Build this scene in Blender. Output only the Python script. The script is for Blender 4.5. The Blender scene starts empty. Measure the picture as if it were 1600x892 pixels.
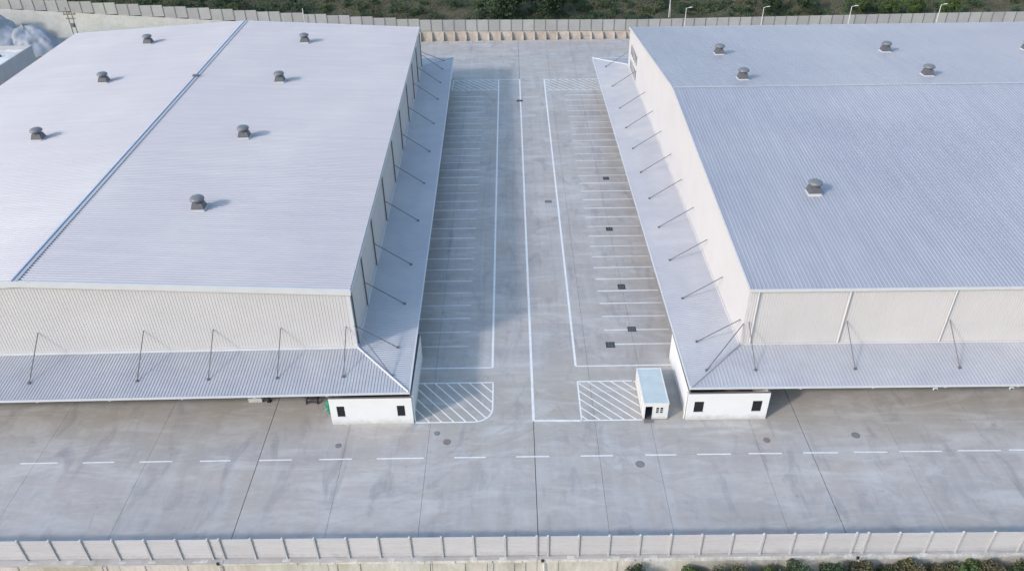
import bpy, math, random
from mathutils import Vector, Matrix
random.seed(7)
R = math.radians
scene = bpy.context.scene
col = scene.collection

# ------------------------------------------------------------------ camera
CAMH = 65.0
PITCH, YAW, ROLL, FPX = R(34.682), R(-0.147), R(-0.909), 1229.5
fwd = Vector((math.sin(YAW)*math.cos(PITCH), math.cos(YAW)*math.cos(PITCH), -math.sin(PITCH)))
rgt = Vector((math.cos(YAW), -math.sin(YAW), 0)); upv = rgt.cross(fwd)
r2 = math.cos(ROLL)*rgt + math.sin(ROLL)*upv
u2 = math.cos(ROLL)*upv - math.sin(ROLL)*rgt
cd = bpy.data.cameras.new('camera'); cam = bpy.data.objects.new('camera', cd); col.objects.link(cam)
cd.sensor_width = 36; cd.lens = FPX/1600*36; cd.clip_start = 0.5; cd.clip_end = 5000
m3 = Matrix((r2, u2, -fwd)).transposed()
cam.matrix_world = Matrix.Translation((0, 0, CAMH)) @ m3.to_4x4()
scene.camera = cam

# ------------------------------------------------------------------ light
SUN_DIR = Vector((-1.42, -1.0, 1.0)).normalized()          # towards the sun
world = bpy.data.worlds.new('World'); scene.world = world; world.use_nodes = True
wn = world.node_tree.nodes; wl = world.node_tree.links
bg = wn['Background']; bg.inputs['Strength'].default_value = 0.15
sky = wn.new('ShaderNodeTexSky'); sky.sky_type = 'NISHITA'; sky.sun_disc = False
sky.sun_elevation = math.asin(SUN_DIR.z); sky.sun_rotation = math.atan2(SUN_DIR.x, SUN_DIR.y)
sky.air_density = 1.9; sky.dust_density = 1.8; sky.ozone_density = 3.5; sky.altitude = 100
wl.new(sky.outputs[0], bg.inputs['Color'])
sd = bpy.data.lights.new('sun', 'SUN'); sun = bpy.data.objects.new('sun', sd); col.objects.link(sun)
sd.energy = 1.4; sd.angle = R(4.5); sd.color = (1.0, 0.935, 0.885)
sun.location = SUN_DIR*300
sun.rotation_euler = (-SUN_DIR).to_track_quat('-Z', 'Y').to_euler()
scene.view_settings.view_transform = 'Standard'; scene.view_settings.look = 'None'
scene.view_settings.gamma = 1.0; scene.view_settings.exposure = 0.94
scene.render.engine = 'CYCLES'

# ------------------------------------------------------------------ materials
def material(name, colr, rough=0.6, spec=0.4, var=0.1, scale=0.5, stretch=(1, 1, 1), fine=0.0, fscale=8.0,
             tint=None, tint_scale=0.1, tint_amt=0.5, objvar=0.0, metallic=0.0, bump=0.0, world_pos=True):
    m = bpy.data.materials.new(name); m.use_nodes = True
    n = m.node_tree.nodes; l = m.node_tree.links
    b = n['Principled BSDF']
    b.inputs['Roughness'].default_value = rough; b.inputs['Specular IOR Level'].default_value = spec
    b.inputs['Metallic'].default_value = metallic
    if world_pos: src = n.new('ShaderNodeNewGeometry').outputs['Position']
    else: src = n.new('ShaderNodeTexCoord').outputs['Object']
    mp = n.new('ShaderNodeMapping'); mp.inputs['Scale'].default_value = stretch
    l.new(src, mp.inputs['Vector'])
    cur = None
    def noise(sc, det=5, vec=mp.outputs[0], rough=0.6):
        t = n.new('ShaderNodeTexNoise'); t.inputs['Scale'].default_value = sc
        t.inputs['Detail'].default_value = det; t.inputs['Roughness'].default_value = rough
        l.new(vec, t.inputs['Vector']); return t.outputs['Fac']
    def maprange(s, a, bb, lo, hi):
        k = n.new('ShaderNodeMapRange'); k.inputs[1].default_value = a; k.inputs[2].default_value = bb
        k.inputs[3].default_value = lo; k.inputs[4].default_value = hi; l.new(s, k.inputs[0]); return k.outputs[0]
    def mul(a, bb):
        k = n.new('ShaderNodeMath'); k.operation = 'MULTIPLY'; l.new(a, k.inputs[0]); l.new(bb, k.inputs[1]); return k.outputs[0]
    f = maprange(noise(scale), 0.3, 0.7, 1-var, 1+var)
    if fine: f = mul(f, maprange(noise(fscale, 3), 0.3, 0.7, 1-fine, 1+fine))
    if objvar:
        oi = n.new('ShaderNodeObjectInfo'); f = mul(f, maprange(oi.outputs['Random'], 0, 1, 1-objvar, 1+objvar))
    basec = n.new('ShaderNodeRGB'); basec.outputs[0].default_value = (*colr, 1); cur = basec.outputs[0]
    if tint:
        mx = n.new('ShaderNodeMix'); mx.data_type = 'RGBA'
        mx.inputs['B'].default_value = (*tint, 1) if False else (*tint, 1)
        l.new(maprange(noise(tint_scale, 4, src), 0.45, 0.68, 0, tint_amt), mx.inputs['Factor'])
        l.new(cur, mx.inputs[6]); mx.inputs[7].default_value = (*tint, 1); cur = mx.outputs[2]
    vm = n.new('ShaderNodeVectorMath'); vm.operation = 'SCALE'; l.new(cur, vm.inputs[0]); l.new(f, vm.inputs['Scale'])
    l.new(vm.outputs[0], b.inputs['Base Color'])
    if bump:
        bp = n.new('ShaderNodeBump'); bp.inputs['Strength'].default_value = bump; bp.inputs['Distance'].default_value = 0.05
        l.new(noise(fscale, 4), bp.inputs['Height']); l.new(bp.outputs[0], b.inputs['Normal'])
    return m

def concrete_material():
    m = material('yard_concrete', (0.4, 0.365, 0.352), rough=0.62, spec=0.45, var=0.08, scale=0.10, fine=0.045, fscale=1.3,
                 tint=(0.29, 0.275, 0.288), tint_scale=0.10, tint_amt=0.6, objvar=0.05, bump=0.05)
    n = m.node_tree.nodes; l = m.node_tree.links; b = n['Principled BSDF']
    src = b.inputs['Base Color'].links[0].from_socket
    geo = n.new('ShaderNodeNewGeometry')
    def layer(src, sx, sy, sc, lo, hi, colr, amt, rot=0.0, dist=0.0, band=None):
        mp = n.new('ShaderNodeMapping'); mp.inputs['Scale'].default_value = (sx, sy, 1); mp.inputs['Rotation'].default_value = (0, 0, rot)
        l.new(geo.outputs['Position'], mp.inputs['Vector'])
        t = n.new('ShaderNodeTexNoise'); t.inputs['Scale'].default_value = sc; t.inputs['Detail'].default_value = 7
        t.inputs['Distortion'].default_value = dist
        t.inputs['Roughness'].default_value = 0.64; l.new(mp.outputs[0], t.inputs['Vector'])
        k = n.new('ShaderNodeMapRange'); k.inputs[1].default_value = lo; k.inputs[2].default_value = hi
        k.inputs[3].default_value = 0; k.inputs[4].default_value = amt; l.new(t.outputs['Fac'], k.inputs[0])
        fac = k.outputs[0]
        if band:                                       # dirt lying in a strip of the yard between two y values
            sp = n.new('ShaderNodeSeparateXYZ'); l.new(geo.outputs['Position'], sp.inputs[0])
            q = n.new('ShaderNodeMapRange'); q.inputs[1].default_value = band[0]; q.inputs[2].default_value = band[1]; l.new(sp.outputs['Y'], q.inputs[0])
            q2 = n.new('ShaderNodeMapRange'); q2.inputs[1].default_value = band[2]; q2.inputs[2].default_value = band[3]; q2.inputs[3].default_value = 1; q2.inputs[4].default_value = 0; l.new(sp.outputs['Y'], q2.inputs[0])
            for other in (q.outputs[0], q2.outputs[0]):
                mm = n.new('ShaderNodeMath'); mm.operation = 'MULTIPLY'; l.new(fac, mm.inputs[0]); l.new(other, mm.inputs[1]); fac = mm.outputs[0]
        mx = n.new('ShaderNodeMix'); mx.data_type = 'RGBA'; l.new(fac, mx.inputs['Factor'])
        l.new(src, mx.inputs[6]); mx.inputs[7].default_value = (*colr, 1); return mx.outputs[2]
    s = layer(src, 0.16, 1.0, 0.22, 0.42, 0.68, (0.275, 0.258, 0.262), 0.60)              # sweeping streaks along the road
    s = layer(s, 1.0, 0.10, 0.45, 0.46, 0.72, (0.44, 0.435, 0.45), 0.60)                   # pale streaks along the aisle
    s = layer(s, 0.5, 0.5, 0.30, 0.46, 0.66, (0.345, 0.31, 0.275), 0.65)                 # dusty warm patches
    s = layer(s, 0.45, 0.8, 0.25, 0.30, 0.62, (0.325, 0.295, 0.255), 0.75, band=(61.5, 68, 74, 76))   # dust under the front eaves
    s = layer(s, 0.5, 1.7, 0.17, 0.50, 0.68, (0.48, 0.465, 0.465), 0.65, 0.7, 1.3)         # washed-out cement bloom
    s = layer(s, 0.45, 1.3, 0.55, 0.52, 0.70, (0.46, 0.435, 0.43), 0.34, -0.4, 1.8)       # swirled trowel marks
    s = layer(s, 0.35, 1.2, 0.9, 0.50, 0.72, (0.285, 0.265, 0.265), 0.30, 0.15, 0.8)
    s = layer(s, 1.4, 0.5, 0.28, 0.54, 0.70, (0.21, 0.20, 0.215), 0.55, 0.5, 0.6)        # dark wash marks
    s = layer(s, 1.0, 1.0, 0.7, 0.65, 0.74, (0.15, 0.145, 0.15), 0.5)                    # small oil marks
    l.new(s, b.inputs['Base Color'])
    return m

def mark_material(name, colr, amt, sx, sy, sc):
    """faint marks: noise-broken, mostly transparent film"""
    m = bpy.data.materials.new(name); m.use_nodes = True; n = m.node_tree.nodes; l = m.node_tree.links; b = n['Principled BSDF']
    b.inputs['Base Color'].default_value = (*colr, 1); b.inputs['Roughness'].default_value = 0.85
    g = n.new('ShaderNodeNewGeometry'); t = n.new('ShaderNodeTexNoise'); t.inputs['Scale'].default_value = sc; t.inputs['Detail'].default_value = 6
    l.new(g.outputs['Position'], t.inputs['Vector'])
    k = n.new('ShaderNodeMapRange'); k.inputs[1].default_value = 0.30; k.inputs[2].default_value = 0.75; k.inputs[3].default_value = 0; k.inputs[4].default_value = amt
    l.new(t.outputs['Fac'], k.inputs[0]); l.new(k.outputs[0], b.inputs['Alpha'])
    return m

M = {}
M['yard'] = concrete_material()
M['tyre'] = mark_material('tyre_rubber_film', (0.14, 0.135, 0.145), 0.07, 1, 1, 0.45)
M['dust'] = mark_material('pale_cement_film', (0.62, 0.61, 0.62), 0.55, 1, 1, 0.5)
M['joint'] = material('joint_filler', (0.045, 0.045, 0.05), 0.9, 0.2, 0.2)
M['paint'] = material('white_line_paint', (0.66, 0.655, 0.67), 0.6, 0.3, 0.10, 1.5, fine=0.08, fscale=5.0)
M['paint_worn'] = material('worn_line_paint', (0.6, 0.585, 0.59), 0.7, 0.3, 0.12, 0.6, fine=0.1, fscale=4.0, objvar=0.09)
M['roof_l'] = material('lilac_grey_roof_sheet', (0.39, 0.37, 0.405), 0.42, 0.5, 0.05, 1.1, stretch=(0.03, 1.0, 1), tint=(0.45, 0.435, 0.45), tint_scale=0.05, tint_amt=0.6)
M['roof_r'] = material('blue_grey_roof_sheet', (0.3, 0.302, 0.36), 0.42, 0.5, 0.055, 1.1, stretch=(1.0, 0.03, 1), tint=(0.355, 0.36, 0.4), tint_scale=0.04, tint_amt=0.6)
M['canopy'] = material('pale_blue_canopy_sheet', (0.37, 0.368, 0.41), 0.38, 0.5, 0.06, 0.35, tint=(0.44, 0.43, 0.45), tint_scale=0.09, tint_amt=0.7)
M['wall_c'] = material('cream_wall_cladding', (0.505, 0.485, 0.495), 0.55, 0.4, 0.04, 0.2, tint=(0.475, 0.46, 0.475), tint_scale=0.07, tint_amt=0.6)
M['wall_w'] = material('white_wall_cladding', (0.505, 0.485, 0.5), 0.55, 0.4, 0.03, 0.2, tint=(0.48, 0.46, 0.48), tint_scale=0.06, tint_amt=0.5)
M['trim'] = material('white_metal_trim', (0.52, 0.525, 0.55), 0.4, 0.5, 0.04)
M['ridge'] = material('blue_grey_ridge_flashing', (0.42, 0.47, 0.57), 0.35, 0.5, 0.06, 0.4)
M['rod'] = material('dark_grey_tie_rod_paint', (0.10, 0.10, 0.115), 0.5, 0.5, 0.1)
M['vent_dark'] = material('dark_vent_sheet', (0.1, 0.1, 0.12), 0.5, 0.4, 0.12, 2.0)
M['vent_cap'] = material('grey_vent_cap', (0.14, 0.145, 0.165), 0.42, 0.5, 0.1, 1.5)
M['render'] = material('white_render', (0.645, 0.64, 0.66), 0.7, 0.3, 0.025, 0.6, fine=0.015, fscale=6)
def splash(m, top, colr, amt):
    n = m.node_tree.nodes; l = m.node_tree.links; b = n['Principled BSDF']; src = b.inputs['Base Color'].links[0].from_socket
    g = n.new('ShaderNodeNewGeometry'); sp = n.new('ShaderNodeSeparateXYZ'); l.new(g.outputs['Position'], sp.inputs[0])
    t = n.new('ShaderNodeTexNoise'); t.inputs['Scale'].default_value = 1.6; t.inputs['Detail'].default_value = 6; l.new(g.outputs['Position'], t.inputs['Vector'])
    q = n.new('ShaderNodeMath'); q.operation = 'MULTIPLY_ADD'; l.new(t.outputs['Fac'], q.inputs[0]); q.inputs[1].default_value = -1.6*top; l.new(sp.outputs['Z'], q.inputs[2])
    k = n.new('ShaderNodeMapRange'); k.inputs[1].default_value = -top*.8; k.inputs[2].default_value = top*.25; k.inputs[3].default_value = amt; k.inputs[4].default_value = 0; l.new(q.outputs[0], k.inputs[0])
    mx = n.new('ShaderNodeMix'); mx.data_type = 'RGBA'; l.new(k.outputs[0], mx.inputs['Factor']); l.new(src, mx.inputs[6]); mx.inputs[7].default_value = (*colr, 1); l.new(mx.outputs[2], b.inputs['Base Color'])
splash(M['render'], .8, (.40, .37, .34), .7)
M['coping'] = material('brown_grey_coping', (0.20, 0.17, 0.16), 0.8, 0.3, 0.15, 1.0)
M['glass'] = material('dark_glass', (0.008, 0.010, 0.013), 0.12, 0.5, 0.1)
M['black'] = material('black_metal', (0.025, 0.025, 0.028), 0.5, 0.4, 0.1)
M['cabin_w'] = material('cabin_white_panel', (0.62, 0.615, 0.61), 0.5, 0.4, 0.05, 0.8)
splash(M['cabin_w'], .5, (.36, .33, .30), .7)
M['cabin_r'] = material('cabin_pale_blue_roof', (0.44, 0.505, 0.53), 0.5, 0.4, 0.08, 0.7, tint=(0.42, 0.46, 0.475), tint_scale=0.6, tint_amt=0.6)
M['fence_n'] = material('pale_fence_panel', (0.465, 0.45, 0.48), 0.75, 0.3, 0.05, 0.4, stretch=(0.4, 1, 3), fine=0.04, fscale=3, objvar=0.05)
splash(M['fence_n'], .7, (.30, .285, .27), .6)
M['fence_post'] = material('fence_post_concrete', (0.41, 0.4, 0.425), 0.8, 0.3, 0.08, 0.8)
M['fence_f'] = material('far_fence_panel', (0.335, 0.325, 0.325), 0.8, 0.3, 0.06, 0.4, tint=(0.335, 0.345, 0.305), tint_scale=0.05, tint_amt=0.8, objvar=0.09)
M['fpost'] = material('far_fence_post_shade', (0.17, 0.165, 0.17), 0.8, 0.3, 0.06)  # darkened so the far posts paint in the shadow gaps between panels
M['stone'] = material('pinkish_stone_wall', (0.4, 0.335, 0.29), 0.9, 0.2, 0.16, 0.9, fine=0.1, fscale=3.5, tint=(0.43, 0.4, 0.345), tint_scale=0.25, tint_amt=0.8, objvar=0.06, bump=0.4)
M['nwall'] = material('stained_retaining_concrete', (0.47, 0.44, 0.41), 0.9, 0.2, 0.14, 0.5, stretch=(1.4, 1, 0.3), fine=0.10, fscale=2.5,
                      tint=(0.26, 0.25, 0.16), tint_scale=0.13, tint_amt=0.7, bump=0.3)
M['coping_n'] = material('rough_pale_coping', (0.5, 0.48, 0.46), 0.9, 0.2, 0.14, 0.9, fine=0.18, fscale=4, tint=(0.33, 0.31, 0.28), tint_scale=0.7, tint_amt=0.6, bump=0.5)
M['shotcrete'] = material('cream_sprayed_concrete', (0.385, 0.37, 0.345), 0.9, 0.2, 0.10, 0.25, fine=0.07, fscale=1.5, tint=(0.41, 0.385, 0.325), tint_scale=0.06, tint_amt=0.9, bump=0.4)
M['soil'] = material('scrubby_soil', (0.085, 0.075, 0.052), 0.95, 0.1, 0.3, 0.3, fine=0.25, fscale=1.6, tint=(0.042, 0.055, 0.028), tint_scale=0.11, tint_amt=0.9, bump=0.6)
M['earth'] = material('bare_brown_earth', (0.17, 0.13, 0.10), 0.95, 0.1, 0.25, 0.5, fine=0.2, fscale=2, bump=0.6)
M['leaf_d'] = material('dark_leaves', (0.035, 0.058, 0.028), 0.6, 0.3, 0.4, 0.7, fine=0.3, fscale=4, objvar=0.2)
M['leaf_m'] = material('mid_green_leaves', (0.062, 0.095, 0.030), 0.6, 0.3, 0.4, 0.7, fine=0.3, fscale=4, objvar=0.2)
M['leaf_o'] = material('olive_scrub_leaves', (0.05, 0.07, 0.03), 0.7, 0.2, 0.4, 0.4, fine=0.3, fscale=3, tint=(0.105, 0.092, 0.06), tint_scale=0.16, tint_amt=0.9, objvar=0.15)
M['leaf_b'] = material('brown_dry_leaves', (0.095, 0.085, 0.05), 0.8, 0.2, 0.3, 0.7, fine=0.3, fscale=4, tint=(0.07, 0.085, 0.035), tint_scale=0.4, tint_amt=0.6)
M['bark'] = material('brown_bark', (0.09, 0.07, 0.055), 0.9, 0.1, 0.2, 3)
M['grate'] = material('black_iron_grate', (0.03, 0.03, 0.033), 0.6, 0.4, 0.15)
M['grate_g'] = material('grey_steel_grate', (0.16, 0.16, 0.17), 0.5, 0.4, 0.1)
M['rust'] = material('rusty_iron_cover', (0.21, 0.165, 0.165), 0.8, 0.3, 0.2, 3)
M['iron'] = material('worn_iron_cover', (0.19, 0.185, 0.19), 0.7, 0.3, 0.2, 3)
M['tarp'] = material('blue_grey_sheet', (0.25, 0.27, 0.315), 0.55, 0.4, 0.14, 0.25, tint=(0.36, 0.37, 0.4), tint_scale=0.14, tint_amt=0.8, bump=0.25, fscale=0.6)
M['lamp'] = material('white_lamp_paint', (0.62, 0.62, 0.62), 0.4, 0.5, 0.03)
M['nb_wall'] = material('grey_neighbour_wall', (0.36, 0.365, 0.40), 0.8, 0.3, 0.08, 0.4)
M['nb_roof'] = material('pale_neighbour_roof', (0.62, 0.61, 0.61), 0.8, 0.3, 0.10, 0.4, tint=(0.3, 0.29, 0.28), tint_scale=0.25, tint_amt=0.6)
M['wood'] = material('weathered_pole_wood', (0.20, 0.17, 0.14), 0.85, 0.2, 0.15)
M['green'] = material('green_netting', (0.02, 0.24, 0.16), 0.7, 0.3, 0.25, 4)
M['dirt'] = material('lower_ground_dirt', (0.20, 0.175, 0.13), 0.95, 0.1, 0.25, 0.2, fine=0.2, fscale=1.5, tint=(0.09, 0.11, 0.05), tint_scale=0.1, tint_amt=0.9)

# ------------------------------------------------------------------ helpers
class MB:
    def __init__(s, warp=None): s.v = []; s.f = []; s.w = warp
    def add(s, vs, fs):
        o = len(s.v); s.v += [tuple(p) for p in vs]; s.f += [tuple(i+o for i in f) for f in fs]; return s
    def box(s, x0, x1, y0, y1, z0, z1):
        return s.add([(x0,y0,z0),(x1,y0,z0),(x1,y1,z0),(x0,y1,z0),(x0,y0,z1),(x1,y0,z1),(x1,y1,z1),(x0,y1,z1)],
                     [(0,3,2,1),(4,5,6,7),(0,1,5,4),(1,2,6,5),(2,3,7,6),(3,0,4,7)])
    def hexa(s, bot, top):
        return s.add(list(bot)+list(top), [(0,3,2,1),(4,5,6,7),(0,1,5,4),(1,2,6,5),(2,3,7,6),(3,0,4,7)])
    def quad(s, a, b, c, d): return s.add([a,b,c,d], [(0,1,2,3)])
    def tube(s, p, q, r, n=8, r2=None):
        p = Vector(p); q = Vector(q); d = (q-p).normalized()
        a = d.orthogonal().normalized(); b = d.cross(a); r2 = r if r2 is None else r2
        vs = []
        for P, rr in ((p, r), (q, r2)):
            for i in range(n):
                t = 2*math.pi*i/n; vs.append(P+(a*math.cos(t)+b*math.sin(t))*rr)
        fs = [(i,(i+1)%n,n+(i+1)%n,n+i) for i in range(n)]+[tuple(range(n-1,-1,-1)), tuple(range(n,2*n))]
        return s.add(vs, fs)
    def lathe(s, c, prof, n=20):
        vs = []; fs = []
        for (r, z) in prof:
            for i in range(n):
                t = 2*math.pi*i/n; vs.append((c[0]+r*math.cos(t), c[1]+r*math.sin(t), c[2]+z))
        for k in range(len(prof)-1):
            for i in range(n): fs.append((k*n+i, k*n+(i+1)%n, (k+1)*n+(i+1)%n, (k+1)*n+i))
        fs += [tuple(range(n-1,-1,-1)), tuple((len(prof)-1)*n+i for i in range(n))]
        return s.add(vs, fs)
    def ribbed(s, o, vdir, udir, nrm, s0, s1, u0, u1, pitch, prof):
        """sheet folded into ribs running along udir; prof = [(fraction, height)] over one pitch"""
        o, vdir, udir, nrm = map(Vector, (o, vdir, udir, nrm))
        pts = []
        k = math.floor(s0/pitch)
        while k*pitch < s1:
            for fr, h in prof:
                t = (k+fr)*pitch
                if s0 <= t <= s1: pts.append((t, h))
            k += 1
        if not pts or pts[0][0] > s0+1e-4: pts.insert(0, (s0, 0.0))
        if pts[-1][0] < s1-1e-4: pts.append((s1, 0.0))
        vs = []
        for t, h in pts:
            for u in (u0(t), u1(t)): vs.append(o+vdir*t+udir*u+nrm*h)
        fs = [(2*i, 2*i+2, 2*i+3, 2*i+1) for i in range(len(pts)-1)]
        return s.add(vs, fs)
    def mesh(s, name, mat, org=(0,0,0), smooth=False):
        me = bpy.data.meshes.new(name); w = s.w
        vs = [(*w(p[0], p[1]), p[2]) for p in s.v] if w else s.v
        me.from_pydata([(p[0]-org[0], p[1]-org[1], p[2]-org[2]) for p in vs], [], s.f)
        me.materials.append(mat); me.update()
        if smooth: me.polygons.foreach_set('use_smooth', [True]*len(me.polygons))
        return me
    def build(s, name, mat, parent=None, org=(0,0,0), smooth=False):
        """parent given: org must be the world origin of that parent chain"""
        return link(name, s.mesh(name, mat, org, smooth), parent, org if parent is None else (0,0,0))

def link(name, me, parent=None, loc=(0,0,0)):
    ob = bpy.data.objects.new(name, me); col.objects.link(ob); ob.location = loc
    if parent: ob.parent = parent
    return ob
def tag(o, label=None, cat=None, group=None, kind=None):
    if label: o['label'] = label
    if cat: o['category'] = cat
    if group: o['group'] = group
    if kind: o['kind'] = kind
    return o
def thing(name, loc, label, cat, group=None):
    o = bpy.data.objects.new(name, None); col.objects.link(o); o.location = loc; o.empty_display_size = 0.5
    return tag(o, label, cat, group)
def copy_tree(o, parent=None):
    c = o.copy(); col.objects.link(c)
    if parent: c.parent = parent
    for ch in list(o.children): copy_tree(ch, c)
    return c

RIB_W = [(0, 0), (0.10, 0), (0.36, 1), (0.55, 1), (0.90, 0)]           # wide trapezoid rib
RIB_S = [(0, 0), (0.74, 0), (0.80, 1), (0.90, 1), (0.96, 0)]           # narrow seam
def prof(p, h): return [(a, b*h) for a, b in p]

# warehouse footprints are very slightly out of square, as surveyed from the photograph
def WL(x, y): return (x-0.01033*(y-70), y+0.0101*(x+17))
def WR(x, y): return (x-0.00819*(y-70), y-0.00558*(x-27))

# ------------------------------------------------------------------ ground
lower = MB().box(-600, 600, -500, 47.2, -4.2, -3.2).build('lower_ground', M['dirt']); tag(lower, kind='structure')
base = MB().quad((-600, 47.5, -0.10), (600, 47.5, -0.10), (600, 209.0, -0.10), (-600, 209.0, -0.10)).build('yard', M['joint']); tag(base, kind='structure')
XE = [-145, -134, -122, -110, -98, -86.5, -75, -64.5, -53.2, -40.9, -28.5, -19.2, -9.9, 2.07, 9.2, 15.6, 27.0, 32.63, 42.5, 52.5, 63, 73.5, 84, 95, 106, 117, 128, 139]
YE = [47.45, 60.74, 73.0] + [73.0+12.27*k for k in range(1, 12)]
strong = {-28.5, 2.07, 32.63}
cache = {}
for i in range(len(XE)-1):
    for j in range(len(YE)-1):
        x0, x1, y0, y1 = XE[i], XE[i+1], YE[j], YE[j+1]
        if y0 > 74 and y1 < 170 and ((x0 > -91 and x1 < -19.5) or x0 > 28): continue
        g0 = 0.035 if x0 in strong else 0.014; g1 = 0.035 if x1 in strong else 0.014
        cx, cy = (x0+x1)/2, (y0+y1)/2
        key = (round(x1-x0, 3), round(y1-y0, 3), g0, g1)
        if key not in cache:
            w, d = (x1-x0)/2, (y1-y0)/2
            cache[key] = MB().box(-w+g0, w-g1, -d+0.012, d-0.012, -0.09, 0).mesh('slab', M['yard'])
        link('slab', cache[key], base, (cx, cy, 0))


# painted markings: each a thin sheet of its own on the slabs
def stripe(name, a, b, w, mat=None, z=0.005):
    a = Vector((a[0], a[1], 0)); b = Vector((b[0], b[1], 0)); d = (b-a).normalized(); n = Vector((-d.y, d.x, 0))*w/2
    c = (a+b)/2
    mb = MB().add([a-n-c, b-n-c, b+n-c, a+n-c], [(0,1,2,3)])
    return link(name, mb.mesh(name, mat or M['paint']), base, (c.x, c.y, z))
XA, XB, XC = -2.82, 2.07, 7.68
for k in range(-2, 30):
    y = 80.12+3.028*k
    if k < 0 or y > 169.5: continue
    stripe('parking_line', (-13.2, y), (-6.0, y), 0.24, M['paint_worn'])
    stripe('parking_line', (12.0, y), (20.7, y), 0.24, M['paint_worn'])
stripe('lane_line', (XA, 75.75), (XA+0.05, 178.4), 0.28)
stripe('lane_line', (XB+0.02, 66.2), (XB+0.02, 178.4), 0.30)
stripe('lane_line', (XC, 75.85), (XC+0.1, 178.4), 0.28)
stripe('lane_line', (-13.0, 75.8), (XA-0.11, 75.8), 0.20); stripe('lane_line', (XC+0.11, 75.85), (20.9, 75.85), 0.18)
stripe('lane_line', (XA+0.16, 178.3), (XB-0.1, 178.3), 0.24)
stripe('lane_line', (XB+0.15, 66.28), (7.55, 66.18), 0.30)
DASH = [(-61.5,-57.6),(-54.85,-50.71),(-47.94,-44.44),(-41.66,-38.03),(-34.97,-31.59),(-28.42,-24.8),(-21.77,-18.14),(-15.4,-10.22),(-6.82,-3.35),(0.04,3.65),(7.11,10.71),(14.25,17.7),(19.97,23.7),(25.68,29.33),(31.67,35.53),(37.3,40.94),(42.3,46.99),(48.7,53.45),(54.4,58.2),(61,65)]
for a, b in DASH: stripe('lane_dash', (a, 60.72), (b, 60.70-0.0012*a), 0.17, z=0.006)
def clip(poly, p, d):
    t0, t1 = -1e9, 1e9
    n = len(poly)
    for i in range(n):
        a, b = poly[i], poly[(i+1) % n]
        nx, ny = -(b[1]-a[1]), b[0]-a[0]           # inward for ccw
        den = nx*d[0]+ny*d[1]; num = nx*(p[0]-a[0])+ny*(p[1]-a[1])
        if abs(den) < 1e-9:
            if num < 0: return None
            continue
        t = -num/den
        if den > 0: t0 = max(t0, t)
        else: t1 = min(t1, t)
    return (t0, t1) if t1-t0 > 0.25 else None
def hatch(poly, start, step, d, w, edges, mat=None):
    ins = poly
    for k in range(-14, 24):
        p = (start[0]+step*k, start[1]); r = clip(ins, p, d)
        if r: stripe('hatch_line', (p[0]+d[0]*(r[0]+.03), p[1]+d[1]*(r[0]+.03)), (p[0]+d[0]*(r[1]-.03), p[1]+d[1]*(r[1]-.03)), w, mat, 0.006)
    for a, b in edges: stripe('hatch_border', a, b, w*1.15, mat, 0.009)
arc = [(-4.9+2.2*math.sin(t), 68.4-2.2*math.cos(t)) for t in [R(a) for a in range(0, 91, 15)]]
polyL = [(-11.75, 66.2)] + arc + [(-2.7, 73.0), (-12.1, 73.0)]
hatch(polyL, (-11.3, 73.0), 1.41, (1, -1.22), 0.16, [((-11.7, 66.2), arc[0])] + [(arc[i], arc[i+1]) for i in range(6)] + [(arc[6], (-2.7, 73.0)), ((-2.62, 73.0), (-12.0, 73.0))])
polyR = [(7.68, 66.2), (16.0, 66.2), (16.0, 72.95), (7.68, 72.95)]
hatch(polyR, (8.9, 72.95), 1.41, (1, -1.02), 0.16, [((7.68, 66.2), (16.0, 66.2)), ((7.68, 66.05), (7.68, 73.03)), ((7.76, 72.95), (14.4, 72.95))])
pf = [(-13.3, 171.7), (-2.95, 171.7), (-2.95, 178.25), (-13.3, 178.25)]
hatch(pf, (-13, 178.25), 1.5, (1, -1.2), 0.2, [(pf[0], pf[1]), (pf[2], pf[3]), (pf[3], pf[0])])
pf = [(7.9, 171.0), (20.4, 171.0), (20.4, 177.9), (7.9, 177.9)]
hatch(pf, (8.2, 177.9), 1.5, (1, -1.2), 0.2, [(pf[0], pf[1]), (pf[1], pf[2]), (pf[2], pf[3])])

def track(name, pts, w, mat, z):
    vs = []; fs = []
    for k, p in enumerate(pts):
        a = Vector((*pts[max(k-1, 0)], 0)); b = Vector((*pts[min(k+1, len(pts)-1)], 0)); d = (b-a).normalized(); nn = Vector((-d.y, d.x, 0))*w/2
        q = Vector((*p, 0)); vs += [q-nn, q+nn]
    fs = [(2*k, 2*k+2, 2*k+3, 2*k+1) for k in range(len(pts)-1)]
    return MB().add([(v[0], v[1], z) for v in vs], fs).build(name, mat, base)
random.seed(5); zt = .0105
for cx_, cy_, r_, a0, a1 in [(-9, 74.5, 12.2, -88, -15), (-9, 74.5, 10.4, -86, -12), (-7.5, 76, 14.5, -100, -30), (-7.5, 76, 12.7, -98, -28), (14.5, 76.5, 15, 190, 262), (14.5, 76.5, 13.1, 192, 260),
                             (30, 76, 26, 195, 250), (30, 76, 24.2, 195, 248), (-26, 78, 27, -80, -35), (-26, 78, 25, -80, -35), (8, 186, 14, 200, 330), (8, 186, 12.2, 200, 325), (14, 196, 18, 215, 320)]:
    track('tyre_mark', [(cx_+r_*math.cos(R(a)), cy_+r_*math.sin(R(a))) for a in [a0+(a1-a0)*k/24 for k in range(25)]], random.uniform(.22, .34), M['tyre'], zt); zt += .0004
for x in (-4.9, -4.2, .2, -1.0, 4.0, 5.9):
    track('tyre_mark', [(x+.15*math.sin(k*.5+x), 80+4*k) for k in range(22)], random.uniform(.25, .45), M['tyre'], zt); zt += .0004
track('dust_line', [(40+1.5*k, 65.1+.03*math.sin(k)) for k in range(16)], .28, M['dust'], zt)
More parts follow.
